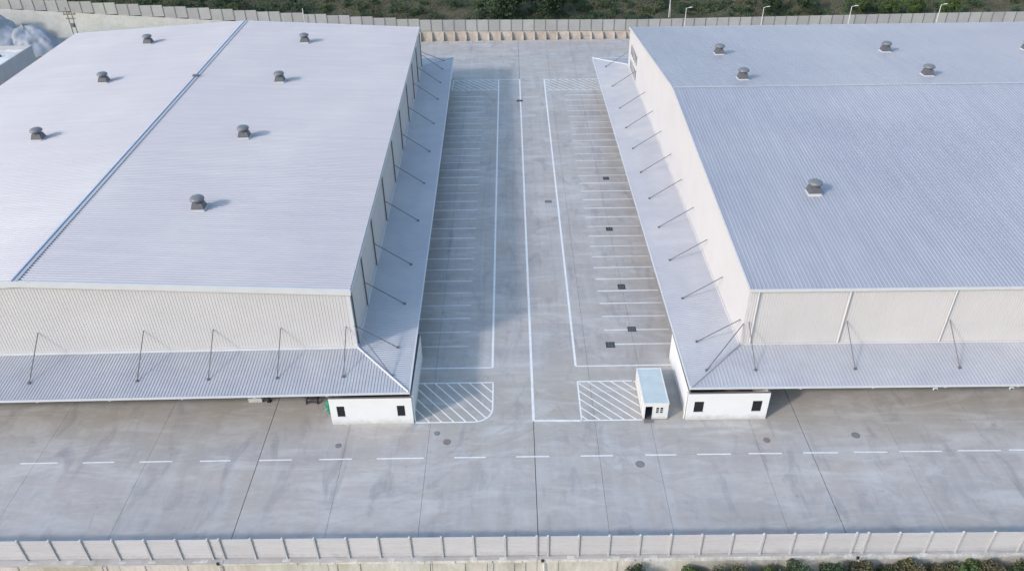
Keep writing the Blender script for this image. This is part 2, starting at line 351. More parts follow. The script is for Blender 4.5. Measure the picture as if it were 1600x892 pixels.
track('dust_line', [(-26+2.2*k, 193.3+.2*math.sin(k*.9)) for k in range(26)], .9, M['dust'], zt+.0005)

# ------------------------------------------------------------------ hill behind the yard
def zb(x):
    if x < -23: return min(2.35+(-23-x)*0.068, 13)
    if x < 34: return 2.35-(x+23)*0.0125
    return 1.65+min((x-34)*0.006, 0.5)
def hill_z(x, y):
    return zb(x)+0.25+max(0, y-210)*0.19+0.7*math.sin(x*0.11+y*0.05)*min(1, (y-209)/12)+0.35*math.sin(x*0.37+1.3)*math.sin(y*0.31)*min(1, (y-209)/6)
vs = []; fs = []
xs = [-600, -400, -260]+[-200+3*i for i in range(134)]+[260, 400, 600]; ys = [208.95+1.6*j for j in range(26)]+[260, 290, 340, 420, 520, 800]
for y in ys:
    for x in xs: vs.append((x, y, hill_z(x, min(y, 520))))
nx = len(xs)
for j in range(len(ys)-1):
    for i in range(nx-1): fs.append((j*nx+i, j*nx+i+1, (j+1)*nx+i+1, (j+1)*nx+i))
hill = MB().add(vs, fs).build('hillside', M['soil'], smooth=True); tag(hill, kind='structure')

# sprayed concrete slope under the rising left part of the fence
vs = []; fs = []; xs = [-210+4*i for i in range(43)]
for k in range(6):
    t = k/5
    for x in xs:
        top = zb(x)+0.05; run = 1.0+0.95*max(0, top-2.6)
        z = top*(1-t)-0.05*t; y = 208.5-run*t
        vs.append((x+random.uniform(-.3, .3), y+(random.uniform(-.25, .25) if 0 < k < 5 else 0), z+(random.uniform(-.12, .12) if 0 < k < 5 else 0)))
n = len(xs)
for k in range(5):
    for i in range(n-1): fs.append((k*n+i, (k+1)*n+i, (k+1)*n+i+1, k*n+i+1))
sl = MB().add(vs, fs).build('sprayed_slope', M['shotcrete'], smooth=True); tag(sl, kind='structure')

# ------------------------------------------------------------------ far retaining wall and fence
fw = thing('retaining_wall', (5, 208.5, 0), 'pinkish stone retaining wall with buttresses at the far end of the aisle', 'wall')
O = (5, 208.5, 0)
for k in range(-14, 50):
    x0 = 0.3+3.0*k; x1 = x0+3.0
    zt = zb(x0+1.5)
    MB().hexa([(x0,208.0,-.09),(x1,208.0,-.09),(x1,209.2,-.09),(x0,209.2,-.09)], [(x0,208.3,zt),(x1,208.3,zt),(x1,209.2,zt),(x0,209.2,zt)]).build('wall_bay', M['stone'], fw, O)
    if k < 16:
        MB().hexa([(x0-.28,206.85,-.09),(x0+.28,206.85,-.09),(x0+.28,208.32,-.09),(x0-.28,208.32,-.09)], [(x0-.22,207.9,zt-.03),(x0+.22,207.9,zt-.03),(x0+.22,208.32,zt-.03),(x0-.22,208.32,zt-.03)]).build('buttress', M['stone'], fw, O)
MB().box(-41.5, 48, 206.3, 206.75, -.09, 0.16).build('kerb', M['shotcrete'], fw, O)
ff = thing('boundary_fence', (0, 208.6, 2), 'long grey panel fence at the back, stepping uphill to the left', 'fence'); O = (0, 208.6, 2)
panel_me = None
def fence_panel(w, h, boards, mat):
    mb = MB(); bh = h/boards
    for i in range(boards): mb.box(-w/2, w/2, -0.05+(0.012 if i % 2 else 0), 0.05, i*bh+0.015, (i+1)*bh-0.015)
    mb.box(-w/2, w/2, -0.02, 0.035, 0.02, h-0.03)
    return mb.mesh('panel', mat)
pf_me = fence_panel(2.84, 2.9, 5, M['fence_f'])
pp_me = MB().box(-.09, .09, -.12, .10, -.3, 3.0).mesh('post', M['fpost'])
for k in range(-60, 56):
    x = 0.3+3.0*k+1.5
    step = k - (k % 2) if k < -8 or k > 20 else -8 if k < 0 else k
    zz = zb(0.3+3.0*step+3.0) if k < -8 else zb(x)
    link('panel', pf_me, ff, (x-O[0], 0, zz+0.08-O[2])); link('post', pp_me, ff, (x-1.5-O[0], 0, zz-O[2]))

# ------------------------------------------------------------------ near retaining wall and fence
def nfy(x): return 47.93-0.005*x
nw = thing('retaining_wall', (0, 47.3, -6), 'stained concrete retaining wall below the front fence', 'wall'); O = (0, 47.3, -6)
for k in range(-9, 9):
    x0, x1 = 1.9+10.15*k, 1.9+10.15*(k+1)-0.04
    y0, y1 = nfy(x0), nfy(x1)
    MB().hexa([(x0,y0-1.0,-6),(x1,y1-1.0,-6),(x1,y1-.3,-6),(x0,y0-.3,-6)], [(x0,y0-.52,-.28),(x1,y1-.52,-.28),(x1,y1-.3,-.28),(x0,y0-.3,-.28)]).build('wall_bay', M['nwall'], nw, O)
    seg = [x0+(x1-x0)*t/14 for t in range(15)]
    mb = MB()
    for a, b in zip(seg, seg[1:]):
        e0, e1 = random.uniform(-.05, .05), random.uniform(-.04, .04)
        mb.hexa([(a,nfy(a)-.58+e0,-.30),(b,nfy(b)-.58+e0,-.30),(b,nfy(b)+.25,-.30),(a,nfy(a)+.25,-.30)], [(a,nfy(a)-.55+e0,-.02+e1),(b,nfy(b)-.55+e0,-.02+e1),(b,nfy(b)+.25,-.015),(a,nfy(a)+.25,-.015)])
    mb.build('coping', M['coping_n'], nw, O)
for x in (-29.0, 2.4, 32.75):
    MB().box(x-.13, x+.13, nfy(x)-.64, nfy(x)-.5, -.25, .05).build('weep_hole', M['black'], nw, O)
    MB().tube((x+.1, nfy(x)-.72, -.3), (x+.35, nfy(x)-1.15, -5.5), .07).build('drain_pipe', M['lamp'], nw, O)
for k in range(26):
    x = random.uniform(-55, 56); w = random.uniform(.15, .5)
    MB().hexa([(x,nfy(x)-.84-.02,-3),(x+w*.6,nfy(x)-.84-.02,-3),(x+w*.6,nfy(x)-.7,-3),(x,nfy(x)-.7,-3)], [(x,nfy(x)-.585,-.35),(x+w,nfy(x)-.585,-.35),(x+w,nfy(x)-.4,-.35),(x,nfy(x)-.4,-.35)]).build('rib', M['nwall'], nw, O)
nf = thing('boundary_fence', (0, 47.93, 0), 'pale panel fence with round-capped posts along the front of the yard', 'fence'); O = (0, 47.93, 0)
posts = [1.86-3.03*k for k in range(11)]; posts += [posts[-1]-1.1-3.03*k for k in range(0, 14)]
posts += [2.93+2.927*k for k in range(11)]; posts += [posts[-1]+1.1+2.99*k for k in range(0, 12)]
posts = sorted(posts)
post_mb = MB().box(-.085, .085, -.17, .09, -.02, 2.86); post_mb.lathe((0, -.04, 2.86), [(.10, 0), (.125, .05), (.125, .12), (.08, .19), (.02, .21)], 12)
post_me = post_mb.mesh('post', M['fence_post'])
pc = {}
for i, x in enumerate(posts):
    link('post', post_me, nf, (x, nfy(x)-O[1], random.uniform(-.02, .02)))
    if i+1 < len(posts):
        w = round(posts[i+1]-x-0.18, 2)
        if w not in pc: pc[w] = fence_panel(w, 2.72, 6, M['fence_n'])
        c = (x+posts[i+1])/2
        p = link('panel', pc[w], nf, (c, nfy(c)-O[1], 0.09+random.uniform(-.015, .015))); p.rotation_euler.z = -0.005

# ------------------------------------------------------------------ warehouses
def vent_meshes():
    neck = MB()
    neck.hexa([(-.85,-.75,.22),(.85,-.75,.22),(.85,.75,.22),(-.85,.75,.22)], [(-.62,-.55,1.0),(.62,-.55,1.0),(.62,.55,1.0),(-.62,.55,1.0)])
    neck.lathe((0,0,.95), [(.62, 0), (.62, .45), (.5, .5)], 20)
    cap = MB().lathe((0,0,1.35), [(.50, -.02), (.90, 0), (.94, .10), (.89, .24), (.72, .38), (.42, .48), (.1, .52)], 24)
    curb = MB().box(-.80, .80, -.72, .72, -.15, .24); curb.box(-.88, .88, -.92, .80, -.10, .10)
    return neck.mesh('roof_vent', M['vent_dark']), cap.mesh('cap', M['vent_cap'], smooth=True), curb.mesh('curb', M['trim'])
VM = vent_meshes()
def vent(root, org, x, y, z):
    v = link('roof_vent', VM[0], root, (x-org[0], y-org[1], z-org[2]))
    link('cap', VM[1], v); link('curb', VM[2], v)

def rod(root, org, w, e, warp):
    mb = MB(warp).tube(w, e, .055, 8)
    o = mb.build('tie_rod', M['rod'], root, org)
    MB(warp).box(e[0]-.13, e[0]+.13, e[1]-.13, e[1]+.13, e[2]-.12, e[2]+.10).build('bracket', M['rod'], o, org)
    return o

def canopy_face(mb, A, B, C, D, pitch, pr):
    """A,B inner edge (wall), C,D outer edge (C under A, D under B); ribs run from wall to eave"""
    A, B, C, D = map(Vector, (A, B, C, D))
    v = (B-A).normalized(); n0 = (C-A)
    u = (n0-v*n0.dot(v)).normalized(); L = n0.dot(u); nr = v.cross(u)
    if nr.z < 0: nr = -nr
    c0, d0, Lb = (C-A).dot(v), (D-A).dot(v), (B-A).length
    def u0(t):                                     # start distance from wall line (for the parts beyond A or B)
        if t < 0: return L*t/c0 if c0 < 0 else 0
        if t > Lb: return L*(t-Lb)/(d0-Lb)
        return 0
    mb.ribbed(A, v, u, nr, min(0, c0), max(Lb, d0), u0, lambda t: L, pitch, pr)

# ---- left warehouse: gable facing the road
XL, XLR, XLL = -18.67, -55.464, -92.25; YL0, YL1 = 72.947, 171.054; ZL, ZLR = 14.336, 16.359
LO = (*WL((XL+XLL)/2, YL0), 0)
LW = thing('warehouse', LO, 'left warehouse with pale lilac ribbed gable roof, its ridge running away from the road', 'warehouse')
def zroofL(x): return ZLR-(ZLR-ZL)/(XL-XLR)*abs(x-XLR)
# roof slopes
nrm = Vector((ZLR-ZL, 0, XL-XLR)).normalized(); ud = Vector((XL-XLR, 0, ZL-ZLR)); Lr = ud.length; ud.normalize()
mb = MB(WL).ribbed((XLR, YL0-.25, ZLR), (0,1,0), ud, nrm, 0, YL1-YL0+.5, lambda t: 0.15, lambda t: Lr+.25, .47, prof(RIB_W, .125))
roofA = mb.build('roof', M['roof_l'], LW, LO)
nrm2 = Vector((-nrm.x, 0, nrm.z)); ud2 = Vector((-ud.x, 0, ud.z))
mb = MB(WL).ribbed((XLR, YL0-.25, ZLR), (0,1,0), ud2, nrm2, 0, YL1-YL0+.5, lambda t: 0.15, lambda t: Lr+.25, .47, prof(RIB_W, .125))
roofB = mb.build('roof', M['roof_l'], LW, LO)
# ridge flashing: two wings and a raised rib
y0, y1 = YL0-.3, YL1+.3
def slope_strip(mb, xa, xb, dz0, dz1):
    mb.hexa([(xa,y0,zroofL(xa)+dz0),(xb,y0,zroofL(xb)+dz0),(xb,y1,zroofL(xb)+dz0),(xa,y1,zroofL(xa)+dz0)],
            [(xa,y0,zroofL(xa)+dz1),(xb,y0,zroofL(xb)+dz1),(xb,y1,zroofL(xb)+dz1),(xa,y1,zroofL(xa)+dz1)])
mb = MB(WL); slope_strip(mb, XLR-.46, XLR-.10, .10, .15); slope_strip(mb, XLR+.10, XLR+.46, .12, .17)
mb.build('ridge_cap', M['roof_l'], roofA, LO)
mb = MB(WL); slope_strip(mb, XLR-.30, XLR-.12, .14, .26); slope_strip(mb, XLR-.09, XLR+.09, .06, .10); mb.build('ridge_upstand', M['ridge'], roofA, LO)
mb = MB(WL); slope_strip(mb, XLR+.36, XLR+.45, -.02, .115); mb.build('ridge_closure', M['joint'], roofA, LO)  # rib closure, coloured near black to paint in the shadow gaps under the cap
mb = MB(WL); yy = WL(0, 0)
mb.box(XLR-.5, XLR+.55, 137.2, 137.7, zroofL(XLR)+.1, zroofL(XLR)+.42); mb.build('ridge_bracket', M['vent_dark'], roofA, LO)
# walls
def gable_wall(name, y, out, h, mat):
    mb = MB(WL)
    mb.ribbed((XLL, y, 0), (1,0,0), (0,0,1), (0,out,0), 0, XL-XLL, lambda t: 0, lambda t: zroofL(XLL+t)-.10, .36, prof(RIB_S, h))
    return mb.build(name, mat, LW, LO)
gable_wall('front_wall', YL0, -1, .026, M['wall_c']); gable_wall('rear_wall', YL1, 1, .05, M['wall_c'])
mb = MB(WL).ribbed((XL, YL0, 0), (0,1,0), (0,0,1), (1,0,0), 0, YL1-YL0, lambda t: 0, lambda t: ZL-.05, .36, prof(RIB_S, .03)); mb.build('side_wall', M['wall_c'], LW, LO)
mb = MB(WL).ribbed((XLL, YL0, 0), (0,1,0), (0,0,1), (-1,0,0), 0, YL1-YL0, lambda t: 0, lambda t: ZL-.05, .36, prof(RIB_S, .03)); mb.build('side_wall', M['wall_c'], LW, LO)
# gable trim, corner trim, eaves gutter
for ya, yb in ((YL0-.34, YL0-.10), (YL1+.10, YL1+.34)):
    for xa, xb in ((XLL-.3, XLR), (XLR, XL+.3)):
        mb = MB(WL); za, zbb = zroofL(xa), zroofL(xb)
        mb.hexa([(xa,ya,za-.62),(xb,ya,zbb-.62),(xb,yb,zbb-.62),(xa,yb,za-.62)], [(xa,ya,za+.13),(xb,ya,zbb+.13),(xb,yb,zbb+.13),(xa,yb,za+.13)]); mb.build('gable_trim', M['trim'], LW, LO)
for xa, xb in ((XL+.06, XL+.36), (XLL-.36, XLL-.06)):
    MB(WL).box(xa, xb, YL0-.1, YL1+.1, ZL-.42, ZL-.08).build('gutter', M['trim'], LW, LO)
MB(WL).box(XL-.25, XL+.08, YL0-.09, YL0+.25, 0, ZL-.6).build('corner_trim', M['trim'], LW, LO)
for y in (72.95+.55, 81.2, 90.5, 102.7, 115.3, 127.6, 140.0, 151.5, 161.0, 170.5):
    MB(WL).tube((XL+.16, y, ZL-.3), (XL+.16, y, 5.95), .085).build('downpipe', M['vent_dark'], LW, LO)
# canopy
CI, CO = 5.9, 5.2; XLC, YLC, YLCR = -11.986, 65.66, 178.51
mb = MB(WL); canopy_face(mb, (XLL,YL0,CI), (XL,YL0,CI), (XLL,YLC,CO), (XLC,YLC,CO), .355, prof(RIB_S, .055)); can = mb.build('canopy', M['canopy'], LW, LO)
mb = MB(WL); canopy_face(mb, (XL,YL0,CI), (XL,YL1,CI), (XLC,YLC,CO), (XLC,YLCR,CO), .355, prof(RIB_W, .045)); mb.build('canopy', M['canopy'], LW, LO)
mb = MB(WL); canopy_face(mb, (XLL,YL1,CI), (XL,YL1,CI), (XLL,YLCR,CO), (XLC,YLCR,CO), .355, prof(RIB_S, .045)); mb.build('canopy', M['canopy'], LW, LO)
def fascia(warp, xa, xb, ya, yb, root, org, z0=5.06, z1=5.24, mat='trim'):
    MB(warp).box(xa, xb, ya, yb, z0, z1).build('fascia', M[mat], root, org)
fascia(WL, XLL, XLC+.0, YLC-.16, YLC+.02, LW, LO); fascia(WL, XLC-.02, XLC+.16, YLC-.163, YLCR+.163, LW, LO); fascia(WL, XLL, XLC-.02, YLCR-.02, YLCR+.16, LW, LO)
MB(WL).box(XLL, XL+.1, YL0-.20, YL0-.02, CI-.02, CI+.30).build('wall_flashing', M['trim'], LW, LO)
MB(WL).box(XL+.02, XL+.20, YL0-.21, YL1+.2, CI-.02, CI+.26).build('wall_flashing', M['trim'], LW, LO)
MB(WL).tube((XL+.05, YL0-.05, CI+.08), (XLC, YLC, CO+.08), .12, 8).build('hip_cap', M['trim'], LW, LO)
MB(WL).tube((XL+.05, YL1+.05, CI+.05), (XLC, YLCR, CO+.05), .10, 8).build('hip_cap', M['canopy'], LW, LO)
cz = lambda t: CI+(CO-CI)*t
for y in (73.3, 82.2, 91.5, 103.6, 115.8, 128.0, 140.3, 152.6, 162.0, 170.3):
    rod(LW, LO, (XL+.05, y, 8.9), (-13.95, y, cz(.705)+.08), WL)
for x in (-68.0, -55.4, -43.15, -35.05, -27.2, -19.6):
    rod(LW, LO, (x, YL0-.05, 9.08), (x, 68.2, cz(.65)+.08), WL)
rod(LW, LO, (XL+.03, YL0-.05, 9.2), (-14.1, 68.2, cz(.68)+.1), WL); rod(LW, LO, (XL+.03, YL1+.05, 9.2), (-14.0, 175.9, cz(.7)+.1), WL)
# loading platform under the canopy and canopy underside beams
MB(WL).box(XLL, XL+.0, YL0-1.2, YL0-.1, 0.003, 1.2).build('loading_platform', M['fpost'], LW, LO)
MB(WL).box(XL+.05, XL+1.25, 78.5, YL1, 0.003, 1.2).build('loading_platform', M['fpost'], LW, LO)
for y in [82.2+9.3*k for k in range(10)]: MB(WL).box(XL+.1, XLC-.05, y-.1, y+.1, 4.75, 5.1).build('canopy_beam', M['trim'], LW, LO)
for x in [-86+8.1*k for k in range(9)]: MB(WL).box(x-.1, x+.1, YLC+.05, YL0-.1, 4.75, 5.1).build('canopy_beam', M['trim'], LW, LO)
for x, y in [(-40.4, 158.6), (-72.3, 160.0), (-40.4, 136.5), (-72.3, 138.1), (-40.45, 112.6), (-72.3, 113.5), (-40.43, 90.2)]:
    w = WL(x, y); vent(LW, LO, w[0], w[1], zroofL(x)+.05)

# ---- right warehouse: ridge parallel to the road
XR, XRE = 26.69, 128.0; YR0, YRM, YR1 = 72.542, 122.612, 170.128; ZR, ZRM = 14.03, 18.565
RO = (*WR((XR+XRE)/2, YR0), 0)
RW = thing('warehouse', RO, 'right warehouse with blue-grey seamed roof, its ridge running parallel to the road', 'warehouse')
def zroofR(y): return ZRM-(ZRM-ZR)/(YRM-YR0)*(YRM-y) if y < YRM else ZRM-(ZRM-ZR)/(YR1-YRM)*(y-YRM)
for ya, sg in ((YR0, -1), (YR1, 1)):
    u = Vector((0, ya-YRM, ZR-ZRM)); L = u.length; u.normalize(); nr = Vector((0, -u.z*sg*-1 if False else abs(u.z)*sg, abs(u.y)))
    mb = MB(WR).ribbed((XR-.15, YRM, ZRM), (1,0,0), u, nr, 0, XRE-XR+.3, lambda t: .03, lambda t, L=L: L+.25, .47, prof(RIB_S, .075))
    o = mb.build('roof', M['roof_r'], RW, RO)
    if sg < 0: roofR = o
mb = MB(WR)
for sg in (-1, 1):
    a, b = YRM, YRM+.28*sg
    q = sorted((a, b)); za, zc = zroofR(q[0])+.10, zroofR(q[1])+.10
    mb.hexa([(XR-.2,q[0],za-.04),(XRE+.2,q[0],za-.04),(XRE+.2,q[1],zc-.04),(XR-.2,q[1],zc-.04)], [(XR-.2,q[0],za),(XRE+.2,q[0],za),(XRE+.2,q[1],zc),(XR-.2,q[1],zc)])
mb.build('ridge_cap', M['canopy'], roofR, RO)
mb = MB(WR).ribbed((XR, YR0, 0), (1,0,0), (0,0,1), (0,-1,0), 0, XRE-XR, lambda t: 0, lambda t: ZR-.05, .31, prof(RIB_S, .035)); mb.build('front_wall', M['wall_c'], RW, RO)
mb = MB(WR).ribbed((XR, YR1, 0), (1,0,0), (0,0,1), (0,1,0), 0, XRE-XR, lambda t: 0, lambda t: ZR-.05, .31, prof(RIB_S, .05)); mb.build('rear_wall', M['wall_c'], RW, RO)
for xw, sg in ((XR, -1), (XRE, 1)):
    mb = MB(WR).ribbed((xw, YR0, 0), (0,1,0), (0,0,1), (sg,0,0), 0, YR1-YR0, lambda t: 0, lambda t: zroofR(YR0+t)-.05, .31, prof(RIB_S, .012)); mb.build('side_wall', M['wall_w'], RW, RO)
for xa, xb in ((XR-.22, XR-.04), (XRE+.04, XRE+.22)):
    for a, b in ((YR0-.2, YRM), (YRM, YR1+.2)):
        za, zc = zroofR(a), zroofR(b)
        mb = MB(WR); mb.hexa([(xa,a,za-.40),(xb,a,za-.40),(xb,b,zc-.40),(xa,b,zc-.40)], [(xa,a,za+.10),(xb,a,za+.10),(xb,b,zc+.10),(xa,b,zc+.10)]); mb.build('gable_trim', M['wall_w'], RW, RO)
MB(WR).box(XR-.22, XRE+.2, YR0-.40, YR0-.07, ZR-.38, ZR-.03).build('gutter', M['trim'], RW, RO)
MB(WR).box(XR-.22, XRE+.2, YR1+.07, YR1+.40, ZR-.38, ZR-.03).build('gutter', M['trim'], RW, RO)
for x in (27.75, 38.1, 50.0, 62.0, 74.0):
    MB(WR).tube((x, YR0-.2, ZR-.2), (x, YR0-.2, 6.15), .085).build('downpipe', M['trim'], RW, RO)
XRC, YRC, YRCR = 19.64, 65.773, 176.9
mb = MB(WR); canopy_face(mb, (XR,YR0,CI), (XRE,YR0,CI), (XRC,YRC,CO), (XRE,YRC,CO), .41, prof(RIB_S, .055)); mb.build('canopy', M['canopy'], RW, RO)
mb = MB(WR); canopy_face(mb, (XR,YR0,CI), (XR,YR1,CI), (XRC,YRC,CO), (XRC,YRCR,CO), .36, prof(RIB_S, .040)); mb.build('canopy', M['canopy'], RW, RO)
mb = MB(WR); canopy_face(mb, (XR,YR1,CI), (XRE,YR1,CI), (XRC,YRCR,CO), (XRE,YRCR,CO), .41, prof(RIB_S, .05)); mb.build('canopy', M['roof_r'], RW, RO)
fascia(WR, XRC, XRE, YRC-.16, YRC+.02, RW, RO); fascia(WR, XRC-.16, XRC+.02, YRC-.163, YRCR+.163, RW, RO); fascia(WR, XRC+.02, XRE, YRCR-.02, YRCR+.16, RW, RO)
MB(WR).box(XR-.1, XRE, YR0-.16, YR0-.02, CI-.02, CI+.20).build('wall_flashing', M['wall_c'], RW, RO)
MB(WR).box(XR-.16, XR-.02, YR0-.163, YR1+.2, CI-.02, CI+.20).build('wall_flashing', M['wall_w'], RW, RO)
MB(WR).tube((XR-.05, YR0-.05, CI+.06), (XRC, YRC, CO+.06), .15, 8).build('hip_cap', M['canopy'], RW, RO)
MB(WR).tube((XR-.05, YR1+.05, CI+.06), (XRC, YRCR, CO+.06), .13, 8).build('hip_cap', M['trim'], RW, RO)
for y in (73.6, 82.5, 91.6, 100.6, 109.5, 118.6, 127.9, 137.0, 146.4, 158.3, 170.3):
    rod(RW, RO, (XR-.05, y, 8.75), (21.88, y, cz(.685)+.08), WR)
for x in (27.25, 38.6, 50.5, 62.4, 74.3):
    rod(RW, RO, (x, YR0-.05, 9.2), (x+.25, 68.3, cz(.625)+.08), WR)
rod(RW, RO, (XR-.03, YR0-.05, 8.97), (21.93, 68.35, cz(.68)+.1), WR)
for g, (zA, zB) in enumerate(((9.6, 11.6), (6.5, 8.4))):
    for k in range(5):
        y = 158.9+1.75*k
        f = MB(WR).box(XR-.075, XR-.015, y-.52, y+.52, zA-.08, zB+.08).build('window', M['trim'], RW, RO)
        MB(WR).box(XR-.10, XR-.076, y-.42, y+.42, zA, zB).build('pane', M['glass'], f, RO)
MB(WR).box(XR+.02, XRE, YR0-1.2, YR0-.1, 0.003, 1.2).build('loading_platform', M['fpost'], RW, RO)
MB(WR).box(XR-1.25, XR-.05, 78.5, YR1, 0.003, 1.2).build('loading_platform', M['fpost'], RW, RO)
for y in [82.2+9.3*k for k in range(10)]: MB(WR).box(XRC+.05, XR-.1, y-.1, y+.1, 4.75, 5.1).build('canopy_beam', M['trim'], RW, RO)
for x in [32+8.1*k for k in range(12)]: MB(WR).box(x-.1, x+.1, YRC+.05, YR0-.1, 4.75, 5.1).build('canopy_beam', M['trim'], RW, RO)
for x, y in [(39.5, 145.0), (39.1, 127.2), (70.5, 145.3), (70.1, 128.0), (39.6, 91.5), (96.6, 145.0)]:
    w = WR(x, y); vent(RW, RO, w[0], w[1], zroofR(y)+.05)
for x in (46.9, 55.4):                                              # small floodlights hung under the front fascia
    l_ = MB(WR).box(x-.22, x+.22, YRC-.30, YRC-.165, 4.72, 4.98).build('floodlight', M['lamp'], RW, RO)
    MB(WR).box(x-.16, x+.16, YRC-.33, YRC-.302, 4.76, 4.92).build('lens', M['black'], l_, RO)

# ------------------------------------------------------------------ white corner rooms under the canopies
def corner_room(x0, x1, y0, y1, h, label, wins, sidepipe=None):
    o = ((x0+x1)/2, y0, 0); t = thing('corner_room', o, label, 'room'); th = .24
    ops = [(a, b) for a, b in wins]; zs, zt = 1.22, 2.85
    xs = [x0]+[v for w in ops for v in w]+[x1]
    mb = MB()
    for i in range(0, len(xs), 2): mb.box(xs[i], xs[i+1], y0, y0+th, 0.003, h)
    for a, b in ops: mb.box(a, b, y0, y0+th, 0.003, zs); mb.box(a, b, y0, y0+th, zt, h)
    mb.build('front_wall', M['render'], t, o)
    MB().box(x0, x0+th, y0+th, y1, .003, h).build('side_wall', M['render'], t, o)
    MB().box(x1-th, x1, y0+th, y1, .003, h).build('side_wall', M['render'], t, o)
    MB().box(x0+th, x1-th, y1-th, y1, .003, h).build('rear_wall', M['coping'], t, o)
    MB().box(x0+th, x1-th, y0+th, y1-th, .003, .06).build('floor', M['coping'], t, o)
    for a, b in ops:
        fr = MB()
        fr.box(a+.01, a+.07, y0+.06, y0+.15, zs+.01, zt-.01); fr.box(b-.07, b-.01, y0+.06, y0+.15, zs+.01, zt-.01)
        fr.box(a+.07, b-.07, y0+.06, y0+.15, zs+.01, zs+.07); fr.box(a+.07, b-.07, y0+.06, y0+.15, zt-.07, zt-.01)
        w = fr.build('window', M['black'], t, o)
        MB().box(a+.07, b-.07, y0+.10, y0+.12, zs+.07, zt-.07).build('pane', M['glass'], w, o)
        MB().box(a-.05, b+.05, y0-.06, y0-.003, zs-.07, zs-.005).build('sill', M['render'], w, o)
    for a in (x0, x1-th): MB().box(a+.01, a+th-.01, y0+.01, y1, h+.003, h+.06).build('coping', M['fpost'], t, o)
    MB().box(x0+th, x1-th, y0+.01, y0+th-.01, h+.003, h+.05).build('coping', M['fpost'], t, o)
    if sidepipe is not None: MB().tube((sidepipe, y0+.3, .01), (sidepipe, y0+.3, 4.0), .09).build('downpipe', M['lamp'], t, o)
    return t
corner_room(-21.23, -11.8, 66.09, 77.7, 3.98, 'white walled room with two dark windows under the left canopy corner', [(-20.45, -19.55), (-13.55, -12.65)], -11.66)
corner_room(19.69, 28.93, 66.05, 77.2, 4.0, 'white walled room with two dark windows beside the portable cabin', [(20.45, 21.55), (27.1, 28.2)], 19.54)

# ------------------------------------------------------------------ portable cabin
cx0, cx1, cy0, cy1, ch = 14.71, 17.58, 66.18, 72.33, 2.56
o = ((cx0+cx1)/2, cy0, 0); t = thing('portable_cabin', o, 'small portable cabin with pale blue roof and open doorway on the hatched bay', 'cabin')
MB().box(cx0, cx0+.08, cy0+.08, cy1, .08, ch-.15).build('side_wall', M['cabin_w'], t, o)
MB().box(cx1-.08, cx1, cy0+.08, cy1, .08, ch-.15).build('side_wall', M['cabin_w'], t, o)
MB().box(cx0+.08, cx1-.08, cy1-.08, cy1, .08, ch-.15).build('rear_wall', M['cabin_w'], t, o)
mb = MB(); d0, d1, w0, w1 = cx0+.18, cx0+1.08, cx0+1.42, cx0+2.32
mb.box(cx0, d0, cy0, cy0+.08, .08, ch-.15); mb.box(d1, w0, cy0, cy0+.08, .08, ch-.15); mb.box(w1, cx1, cy0, cy0+.08, .08, ch-.15)
mb.box(d0, d1, cy0, cy0+.08, 2.1, ch-.15); mb.box(w0, w1, cy0, cy0+.08, .08, 1.0); mb.box(w0, w1, cy0, cy0+.08, 1.95, ch-.15)
mb.build('front_wall', M['cabin_w'], t, o)
for k in range(1, 6): MB().box(cx0-.012, cx0-.001, cy0+k*1.02-.015, cy0+k*1.02+.015, .09, ch-.16).build('panel_joint', M['fpost'], t, o)
MB().box(cx0, cx1, cy0, cy1, .003, .079).build('floor_frame', M['vent_dark'], t, o)
rf = MB().box(cx0+.10, cx1-.10, cy0+.10, cy1-.10, ch-.12, ch-.03).build('roof', M['cabin_r'], t, o)
mb = MB(); mb.box(cx0-.03, cx0+.10, cy0-.03, cy1+.03, ch-.149, ch); mb.box(cx1-.10, cx1+.03, cy0-.03, cy1+.03, ch-.149, ch)
mb.box(cx0+.10, cx1-.10, cy0-.03, cy0+.10, ch-.149, ch); mb.box(cx0+.10, cx1-.10, cy1-.10, cy1+.03, ch-.149, ch); mb.build('roof_edge', M['cabin_w'], rf, o)
for k in range(1, 4): MB().box(cx0+.10, cx1-.10, cy0+1.5*k, cy0+1.5*k+.04, ch-.03, ch-.012).build('roof_seam', M['cabin_r'], rf, o)
wn_ = MB().box(w0, w1, cy0+.03, cy0+.06, 1.0, 1.95).build('window', M['glass'], t, o)
mb = MB(); mb.box(w0, w0+.05, cy0-.01, cy0+.029, 1.0, 1.95); mb.box(w1-.05, w1, cy0-.01, cy0+.029, 1.0, 1.95); mb.box((w0+w1)/2-.07, (w0+w1)/2+.07, cy0-.01, cy0+.029, 1.0, 1.95)
for z in (1.0, 1.27, 1.55, 1.90): mb.box(w0+.05, (w0+w1)/2-.07, cy0-.008, cy0+.028, z, z+.05); mb.box((w0+w1)/2+.07, w1-.05, cy0-.008, cy0+.028, z, z+.05)
mb.build('window_bars', M['cabin_w'], wn_, o)
dr = MB().box(d0, d0+.04, cy0+.09, cy0+.95, .09, 2.08).build('door', M['cabin_w'], t, o)
MB().box(d0+.041, d0+.10, cy0+.82, cy0+.88, 1.0, 1.06).build('handle', M['black'], dr, o)
mb = MB(); mb.box(d0-.02, d0+.04, cy0-.025, cy0-.001, .08, 2.14); mb.box(d1-.04, d1+.02, cy0-.025, cy0-.001, .08, 2.14); mb.box(d0+.04, d1-.04, cy0-.025, cy0-.001, 2.09, 2.14); mb.build('door_frame', M['cabin_w'], t, o)
MB().box(d0-.05, d1+.1, cy0-.55, cy0-.03, .004, .10).build('doorstep', M['fpost'], t, o)

